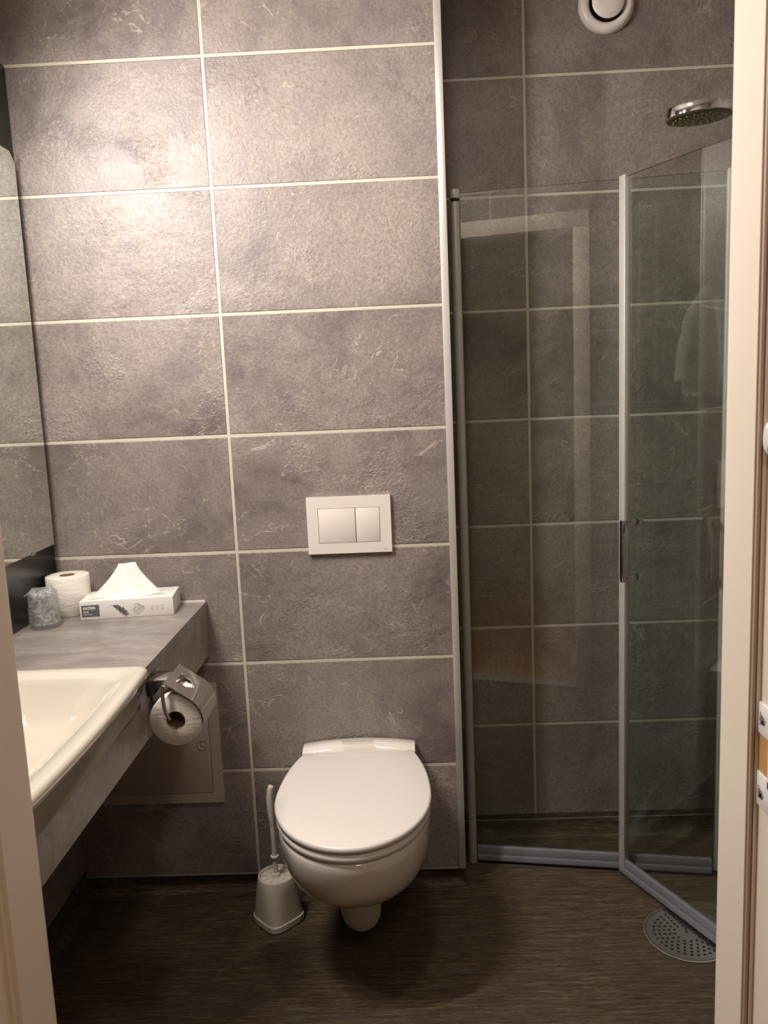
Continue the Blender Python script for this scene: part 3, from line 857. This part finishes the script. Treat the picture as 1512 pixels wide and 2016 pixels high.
# small box pictogram (lines)
def strokes(segs, rad, mat, nm, front=True):
    bm = new()
    for a, b in segs:
        A_, B_ = Vector((*a, 0)), Vector((*b, 0)); d = (B_-A_); l = d.length; d.normalize(); n_ = Vector((-d.y, d.x, 0))*rad
        lo = [A_-n_, B_-n_, B_+n_, A_+n_]
        v0 = [bm.verts.new(x) for x in lo]; v1 = [bm.verts.new(x+Vector((0,0,.0004))) for x in lo]
        bm.faces.new(v0[::-1]); bm.faces.new(v1)
        for i in range(4): bm.faces.new((v0[i], v0[(i+1) % 4], v1[(i+1) % 4], v1[i]))
    on_front(bm); bmesh.ops.recalc_face_normals(bm, faces=bm.faces)
    return part(nm, bm, mat, tb)
a0, c0 = .128, .008
S = [((0,.006),(0,.012)), ((0,.012),(.009,.006)), ((0,.006),(.009,0)), ((.009,0),(.009,.006)), ((.009,0),(.026,.011)), ((.026,.011),(.026,.017)), ((.026,.017),(.009,.006)), ((0,.012),(.005,.015)), ((.026,.017),(.018,.020)), ((.005,.015),(.002,.022)), ((.002,.022),(.010,.025)), ((.010,.025),(.018,.020)), ((.005,.015),(.018,.020)), ((.010,.025),(.016,.016)), ((.006,.009),(.022,.0175))]
strokes([((a0+p[0], c0+p[1]*1.05), (a0+q[0], c0+q[1]*1.05)) for p, q in S], .0004, 'ink_mid', 'box_pictogram')
segs = []
for cx_ in (.173, .186, .198):
    for k in range(8):
        a_, b_ = 2*PI*k/8, 2*PI*(k+1)/8
        r_ = .0036
        if cx_ == .198:
            continue
        segs.append(((cx_+r_*math.cos(a_), .0225+r_*math.sin(a_)), (cx_+r_*math.cos(b_), .0225+r_*math.sin(b_))))
    segs.append(((cx_-.004, .0165), (cx_+.004, .0165)))
for a_, b_ in (((-.0036,-.0036),(.0036,-.0036)), ((.0036,-.0036),(.0036,.0036)), ((.0036,.0036),(-.0036,.0036)), ((-.0036,.0036),(-.0036,-.0036))):
    segs.append(((.198+a_[0], .0225+a_[1]), (.198+b_[0], .0225+b_[1])))
strokes(segs, .0003, 'ink_light', 'info_symbols')
# feather shapes printed on the top
def leaf(bm, cx, cy, l, wdt, rot):
    n = 16; pts = []
    for i in range(n+1):
        t = -1+2*i/n; pts.append((t*l, wdt*(1-t*t)))
    for i in range(n-1, 0, -1):
        t = -1+2*i/n; pts.append((t*l, -wdt*.4*(1-t*t)))
    vs_ = [bxf(cx+x*math.cos(rot)-y*math.sin(rot), cy+x*math.sin(rot)+y*math.cos(rot), BH+.0001) for x, y in pts]
    lo = [bm.verts.new(v) for v in vs_]; hi = [bm.verts.new(v+ez*.0002) for v in vs_]
    bm.faces.new(hi); n_ = len(lo)
    for i in range(n_): bm.faces.new((lo[i], lo[(i+1) % n_], hi[(i+1) % n_], hi[i]))
for args in ((.030, .022, .022, .0035, .25), (.035, .065, .02, .004, -.1), (.032, .095, .018, .005, .1), (.180, .030, .026, .008, .2), (.190, .075, .016, .003, .4), (.160, .095, .012, .002, 0), (.205, .097, .010, .002, .2), (.075, .018, .018, .002, .1)):
    bm = new(); leaf(bm, *args)
    bmesh.ops.recalc_face_normals(bm, faces=bm.faces)
    part('leaf_print', bm, 'ink_light', tb)
# slot + tissue
bm = new()
n = 30; rings = []
cx_, cyy = .112, .053
H = .078
for k in range(15):
    t = k/14
    ring = []
    for i in range(n):
        a = 2*PI*i/n
        hwx = (.062*(1-t)**1.25+.0215)*(1+.05*math.sin(3*a+2)*t)
        hwy = .028*(1-t)**1.0+.0050
        wob = 1+.22*math.sin(5*a+1.3)*(1-t*.5)+.16*math.sin(7*a+.5+3*t)
        fx = math.copysign(abs(math.cos(a))**.85, math.cos(a)); fy = math.copysign(abs(math.sin(a))**.9, math.sin(a))
        zz = BH+.0008+H*t
        if k == 14: zz += .0015*math.sin(2*a)
        ring.append(bxf(cx_-.008+.006*t+hwx*fx, cyy+hwy*fy*wob+.006*math.sin(a*2)*t*.3, zz))
    rings.append(ring)
loft(bm, rings, True, True)
ts = part('tissue', bm, 'tissue', tb, 'white tissue pulled up into a peak', ang=22)
bm = new()
# loose skirt of tissue lying over the carton's front edge
pts_ = [(.052, .030), (.070, .012), (.092, .002), (.110, .004), (.128, .010), (.150, .030), (.148, .070), (.110, .085), (.066, .075)]
lo = [bxf(a, b, BH+.0004) for a, b in pts_]
cen = bxf(.105, .05, BH+.005)
ring0 = [bm.verts.new(v) for v in lo]; ring1 = [bm.verts.new(v.lerp(cen, .5)+ez*.004) for v in lo]
for i in range(len(lo)): bm.faces.new((ring0[i], ring0[(i+1) % len(lo)], ring1[(i+1) % len(lo)], ring1[i]))
bm.faces.new(ring1); bm.faces.new(ring0[::-1])
bmesh.ops.recalc_face_normals(bm, faces=bm.faces)
part('tissue_skirt', bm, 'tissue', tb, ang=80)

# ------------------------------------------------------------------ tumbler in a plastic bag
GX, GY = -.432, -.190
bm = new()
pr = [(.0335, .0006), (.0345, .0006), (.0305, .083), (.029, .085), (.004, .085), (.004, .0792), (.0275, .079), (.0287, .077), (.0325, .0012), (.0335, .0006)]
rings = []
for r_, h in pr: rings.append([Vector((GX+r_*math.cos(2*PI*i/48), GY+r_*math.sin(2*PI*i/48), ZT+h)) for i in range(48)])
loft(bm, rings, False, False)
bmesh.ops.remove_doubles(bm, verts=bm.verts, dist=.0001)
single('glass_tumbler', bm, 'tumbler', (GX, GY, ZT), 'clear glass tumbler upside down on the worktop inside a plastic bag', 'glass')
bm = new(); rings = []
import random as _r
for k in range(22):
    t = k/21; ring = []
    for i in range(60):
        a = 2*PI*i/60
        base = .0350-.0030*t
        wr = .0011*math.sin(4*a+7*t)+.0007*math.sin(9*a-11*t+1)+.0005*math.sin(17*a+5*t)
        if t > .86: base *= 1-(t-.86)*2.6
        h = .012+.082*t+.0035*math.sin(a*2+.6)*(t > .8)*(t-.8)*5
        ring.append(Vector((GX+(base+abs(wr)+.0004)*math.cos(a), GY+(base+abs(wr)+.0004)*math.sin(a), ZT+h)))
    rings.append(ring)
loft(bm, rings, False, True)
# folded ear of the bag at the left
ear = [(-.030, -.004, .082), (-.052, -.010, .070), (-.046, -.006, .076), (-.030, .006, .090)]
e0 = [bm.verts.new((GX+x, GY+y, ZT+z)) for x, y, z in ear]; bm.faces.new(e0)
ear = [(.006, -.010, .092), (.022, -.004, .108), (.030, .0, .104), (.026, .004, .088)]
e0 = [bm.verts.new((GX+x, GY+y, ZT+z)) for x, y, z in ear]; bm.faces.new(e0)
single('plastic_bag', bm, 'film', (GX, GY, ZT+.01), 'crinkled clear plastic bag wrapped around the tumbler', 'plastic bag', ang=70)

# ------------------------------------------------------------------ shower doors
ZG0, ZG1 = .050, 1.787+F0
# left door: pivots at the pole next to the toilet wall
A0 = Vector((.597, .121)); A1 = Vector((1.272, .0165))
d1 = (A1-A0).normalized(); n1 = Vector((-d1.y, d1.x))       # n1 points into the shower
s1 = thing('shower_door', (A0.x, A0.y, 0), 'closed clear glass shower door on the pole next to the toilet wall', 'shower door')
bm = new(); tube(bm, [(A0.x, A0.y, .002), (A0.x, A0.y, 1.795+F0-.03)], .0125, 28); part('pole', bm, 'alu_grey', s1)
bm = new(); lathe(bm, [(.010, 0), (.010, .006)], (A0.x, A0.y, 1.766+F0)); part('pole_gasket', bm, 'dark', s1)
bm = new(); lathe(bm, [(.0136, 0), (.0140, .001), (.0140, .021), (.0128, .0225)], (A0.x, A0.y, 1.773+F0), n=32); part('pole_cap', bm, 'alu', s1)
def pane(o, d, n, s0, s1_, z0, z1, t=.005):
    bm = new(); obox(bm, (o.x+d.x*s0-n.x*t/2, o.y+d.y*s0-n.y*t/2), (d.x, d.y), (n.x, n.y), s1_-s0, t, z0, z1)
    for f in bm.faces:
        if abs(f.normal.z) > .5 or abs(f.normal.x*d.x+f.normal.y*d.y) > .8: f.material_index = 1
    return bm
L1 = (A1-A0).length
part('glass_pane', pane(A0, d1, n1, .013, L1-.018, ZG0, ZG1), ['glass1', 'glass_edge'], s1)
bm = new(); obox(bm, tuple(A0+d1*(L1-.024)-n1*.008), tuple(d1), tuple(n1), .026, .016, .020, ZG1+.004, .002); part('edge_profile', bm, 'alu', s1)
bm = new()
obox(bm, tuple(A0+d1*.014-n1*.006), tuple(d1), tuple(n1), L1-.045, .012, .028, .052, .0015)
obox(bm, tuple(A0+d1*.014-n1*.0085), tuple(d1), tuple(n1), L1-.045, .017, .010, .0275, .0015)
part('bottom_rail', bm, 'rail', s1)
bm = new(); obox(bm, tuple(A0+d1*.016-n1*.001), tuple(d1), tuple(n1), L1-.05, .002, .0015, .0098); part('drip_seal', bm, 'dark', s1)
# small etched mark at the lower left
m_ = Matrix((Vector((d1.x, d1.y, 0)), Vector((0,0,1)), Vector((-n1.x, -n1.y, 0)))).transposed().to_4x4(); m_.translation = Vector((*(A0+d1*.035-n1*.0027), .095))
bm = text_mesh('PROX', .0085, m_, .0001)
part('etched_mark', bm, 'etch', s1)
def handle(o, d, n, s, zc, parent, outward):
    """D handle: square bar outside with two stand-offs, short knobs inside"""
    h = .160; n_ = n*outward
    c = o+d*s
    bm = new()
    obox(bm, tuple(c+n_*.036-d*.006), tuple(d), tuple(n_), .012, .012, zc-h/2, zc+h/2, .0015)
    hd = part('handle', bm, 'chrome', parent)
    for zz in (zc-h/2+.008, zc+h/2-.008-.0):
        bm = new(); obox(bm, tuple(c+n_*.0032-d*.006), tuple(d), tuple(n_), .012, .0325, zz-.008, zz+.008, .001); part('stand_off', bm, 'chrome', hd)
        bm = new(); obox(bm, tuple(c-n_*.0200-d*.007), tuple(d), tuple(n_), .014, .0168, zz-.009, zz+.009, .002); part('inner_knob', bm, 'chrome', hd)
    return hd
zh = .868+F0
handle(A0, d1, n1, L1-.058, zh, s1, -1)
# right door: hinged on the right wall, swung towards the room
B0 = Vector((1.001, .044)); dB = Vector((.435, -.900)).normalized(); LB = .80
nB = Vector((-dB.y, dB.x))      # points right/up: into the shower
s2 = thing('shower_door', (B0.x+dB.x*LB, B0.y+dB.y*LB, 0), 'clear glass shower door reaching over the floor drain towards the room', 'shower door')
part('glass_pane', pane(B0, dB, nB, .018, LB-.02, ZG0, ZG1), ['glass1', 'glass_edge'], s2)
bm = new(); obox(bm, tuple(B0-nB*.009), tuple(dB), tuple(nB), .022, .018, .022, ZG1+.004, .002); part('edge_profile', bm, 'alu', s2)
bm = new(); obox(bm, tuple(B0-nB*.0015-dB*.006), tuple(dB), tuple(nB), .0055, .004, .022, ZG1+.002); part('magnet_strip', bm, 'gap', s2)
bm = new(); tube(bm, [(*(B0+dB*LB), .002), (*(B0+dB*LB), 1.795+F0)], .0115, 28); part('pole', bm, 'alu_grey', s2)
bm = new()
obox(bm, tuple(B0+dB*.0-nB*.006), tuple(dB), tuple(nB), LB-.015, .012, .028, .052, .0015)
obox(bm, tuple(B0+dB*.0-nB*.0085), tuple(dB), tuple(nB), LB-.015, .017, .010, .0275, .0015)
part('bottom_rail', bm, 'rail', s2)
bm = new(); obox(bm, tuple(B0+dB*.002-nB*.001), tuple(dB), tuple(nB), LB-.02, .002, .0015, .0098); part('drip_seal', bm, 'dark', s2)
handle(B0, dB, nB, .055, zh, s2, -1)

# ------------------------------------------------------------------ floor drain
DXc, DYc = 1.094, -.218
dn = thing('floor_drain', (DXc, DYc, .001), 'round perforated steel floor drain under the open shower door', 'drain')
bm = new(); rings = []
for r_, h in [(.1035, .0012), (.1035, .003), (.101, .004), (.098, .0035), (.098, .0012)]:
    rings.append([Vector((DXc+r_*math.cos(2*PI*i/72), DYc+r_*math.sin(2*PI*i/72), h)) for i in range(72)])
loft(bm, rings, False, False); part('rim', bm, 'steel', dn)
bm = new(); lathe(bm, [(.097, .0), (.097, .0006)], (DXc, DYc, .0011), n=64); part('sump', bm, 'gap', dn)
# perforated plate: sheet with real holes in rings
bm = new()
holes = []
for ri_, (rad, cnt) in enumerate([(.030, 12), (.042, 17), (.054, 22), (.066, 27), (.078, 32)]):
    for k in range(cnt):
        a = 2*PI*(k+.5*(ri_ % 2))/cnt; holes.append((rad*math.cos(a), rad*math.sin(a)))
outer_l = [bm.verts.new((DXc+.0965*math.cos(2*PI*i/72), DYc+.0965*math.sin(2*PI*i/72), .0030)) for i in range(72)]
edges = [bm.edges.new((outer_l[i], outer_l[(i+1) % 72])) for i in range(72)]
for hx, hy in holes:
    vs_ = [bm.verts.new((DXc+hx+.0037*math.cos(2*PI*i/10), DYc+hy+.0037*math.sin(2*PI*i/10), .0030)) for i in range(10)]
    edges += [bm.edges.new((vs_[i], vs_[(i+1) % 10])) for i in range(10)]
bmesh.ops.triangle_fill(bm, edges=edges, use_beauty=True)
bmesh.ops.recalc_face_normals(bm, faces=bm.faces)
for f in bm.faces:
    if f.normal.z < 0: f.normal_flip()
bmesh.ops.solidify(bm, geom=bm.faces[:], thickness=.0012)
pp = part('perforated_plate', bm, 'steel', dn)
mdr = Matrix.Translation((DXc-.002, DYc+.012, .0044)) @ Matrix.Rotation(-PI/2-.2, 4, 'Z')
part('brand_mark', text_mesh('PURUS', .0085, mdr, .0001, 'CENTER'), 'gap', dn)

# ------------------------------------------------------------------ vent valve
VX, VZ = 1.012, 2.263+F0
vt = thing('air_vent', (VX, YN, VZ), 'round white air vent high on the shower wall', 'vent')
bm = new(); rings = []
for r_, h in [(.072, -.0006), (.072, -.004), (.069, -.013), (.062, -.019), (.054, -.020), (.0475, -.016), (.0445, -.008), (.0445, -.0006)]:
    rings.append([Vector((VX+r_*math.cos(2*PI*i/64), YN+h, VZ+r_*math.sin(2*PI*i/64))) for i in range(64)])
loft(bm, rings, False, False); part('vent_ring', bm, 'plate', vt, ang=60)
bm = new(); lathe(bm, [(.044, 0), (.044, -.002)], (VX, YN-.0006, VZ), 'y'); part('throat', bm, 'gap', vt)
bm = new(); lathe(bm, [(.018, -.003), (.036, -.018), (.0412, -.023), (.0415, -.026), (.039, -.0285), (.02, -.030)], (VX, YN, VZ), 'y', 64); part('vent_disc', bm, 'plate', vt, ang=50)

# ------------------------------------------------------------------ shower set on the right wall
ss = thing('shower_set', (XR-.03, -.30, 1.05), 'chrome hand shower with round head on its wall rail', 'shower')
hc = Vector((1.066, -.300, 1.827+F0))     # centre of the head
tilt = Matrix.Rotation(math.radians(-2), 4, 'Y') @ Matrix.Rotation(math.radians(3), 4, 'X')
def oriented(bm, M_):
    for v in bm.verts: v.co = M_ @ v.co
    return bm
TM = Matrix.Translation(hc) @ tilt
bm = new(); lathe(bm, [(.0650, -.0095), (.0668, -.0085), (.0668, .0075), (.0655, .0095), (.045, .013), (.01, .016)], (0,0,0), n=64)
hs = part('shower_head', oriented(bm, TM), 'chrome', ss, ang=40)
bm = new(); lathe(bm, [(.058, -.0125), (.0625, -.0115), (.0635, -.0092)], (0,0,0), n=56); part('spray_face', oriented(bm, TM), 'nozzle', hs, ang=40)
bm = new()
for rad, cnt in ((.014, 6), (.026, 11), (.038, 16), (.050, 21)):
    for k in range(cnt):
        a = 2*PI*k/cnt; lathe(bm, [(.0022, 0), (.0016, -.0022)], (rad*math.cos(a), rad*math.sin(a), -.0126), n=8)
o = part('spray_nozzle', oriented(bm, TM), 'nozzle_tip', hs); o['kind'] = 'stuff'
P = smooth_path([hc+Vector((.052, 0, .002)), hc+Vector((.085, 0, .008)), hc+Vector((.13, 0, -.004)), hc+Vector((.19, 0, -.030)), hc+Vector((.215, 0, -.044))], 6)
bm = new(); tube(bm, P, .012, 18, [.015-.004*min(1, i/6) for i in range(len(P))]); part('shower_handle', bm, 'chrome', ss)
rx = XR-.035
bm = new(); tube(bm, [(rx, -.275, 1.10), (rx, -.275, 2.02)], .010, 20); rl = part('rail', bm, 'chrome', ss)
for zz in (1.12, 2.0):
    bm = new(); tube(bm, [(rx+.0105, -.275, zz), (XR-.001, -.275, zz)], .012, 20); part('wall_bracket', bm, 'chrome', rl)
bm = new(); box(bm, rx-.022, rx-.0105, -.318, -.268, 1.80+F0-.035, 1.80+F0+.010, .004); part('slider', bm, 'chrome', ss)
bm = new(); P = smooth_path([(rx-.002, -.305, 1.765+F0), (rx-.012, -.33, 1.5), (rx-.05, -.37, 1.05), (rx-.05, -.42, .80), (rx-.03, -.42, .78), (rx-.012, -.40, .92), (rx-.005, -.38, 1.005)], 10)
tube(bm, P, .007, 12); part('hose', bm, 'steel', ss)
bm = new(); tube(bm, [(rx-.01, -.50, 1.04), (rx-.01, -.23, 1.04)], .021, 24)
mx = part('mixer_bar', bm, 'chrome', ss)
for yy in (-.535, -.23):
    bm = new(); tube(bm, [(rx-.01, yy+.002, 1.04), (rx-.01, yy+.033, 1.04)], .025, 24); part('mixer_knob', bm, 'chrome', mx)
for yy in (-.44, -.29):
    bm = new(); tube(bm, [(rx+.0115, yy, 1.04), (XR-.001, yy, 1.04)], .015, 20); part('wall_inlet', bm, 'chrome', mx)

# ------------------------------------------------------------------ bathrobe on the door wall (mirrored in the glass)
rb = thing('bathrobe', (1.27, YF+.05, 1.28), 'white bathrobe hanging on the wall right of the door frame, mirrored in the glass', 'bathrobe')
bm = new(); rings = []
for k in range(26):
    t = k/25; z = 1.70-.42*t
    hw = .018+.075*min(1, t*3.2)**.8+.005*math.sin(6*t); dp = .014+.030*min(1, t*3)
    ring = []
    for i in range(72):
        a = 2*PI*i/72
        fold = 1+.17*math.sin(7*a+1.2*math.sin(3*t)+.6)*min(1, t*3)+.08*math.sin(13*a+2*t)*t
        x = 1.268+hw*math.cos(a)*(1+.06*math.sin(9*t)); y = YF+.052+dp*math.sin(a)*fold
        ring.append(Vector((min(x, XR-.004), max(y, YF+.004), z)))
    rings.append(ring)
loft(bm, rings); part('robe_body', bm, 'robe', rb, ang=80)
for s, x_ in ((-1, 1.178), (1, 1.345)):
    bm = new(); P = smooth_path([(1.268+s*.03, YF+.066, 1.655), (1.268+s*.055, YF+.085, 1.58), (x_-s*.008, YF+.095, 1.45), (x_-s*.0, YF+.10, 1.34)], 7)
    tube(bm, P, .03, 20, [.020+.016*min(1, i/8) for i in range(len(P))])
    for v in bm.verts: v.co.x = min(v.co.x, XR-.004)
    part('sleeve', bm, 'robe', rb, ang=80)
hk = thing('robe_hook', (1.268, YF, 1.73), 'small chrome hook holding the bathrobe', 'hook')
bm = new(); lathe(bm, [(.018, .0006), (.018, .006), (.012, .008)], (1.268, YF, 1.73), 'y', 28); part('rosette', bm, 'chrome', hk)
bm = new(); tube(bm, smooth_path([(1.268, YF+.0085, 1.73), (1.268, YF+.04, 1.722), (1.268, YF+.052, 1.735), (1.268, YF+.055, 1.748)], 5), .005, 12); part('hook_arm', bm, 'chrome', hk)
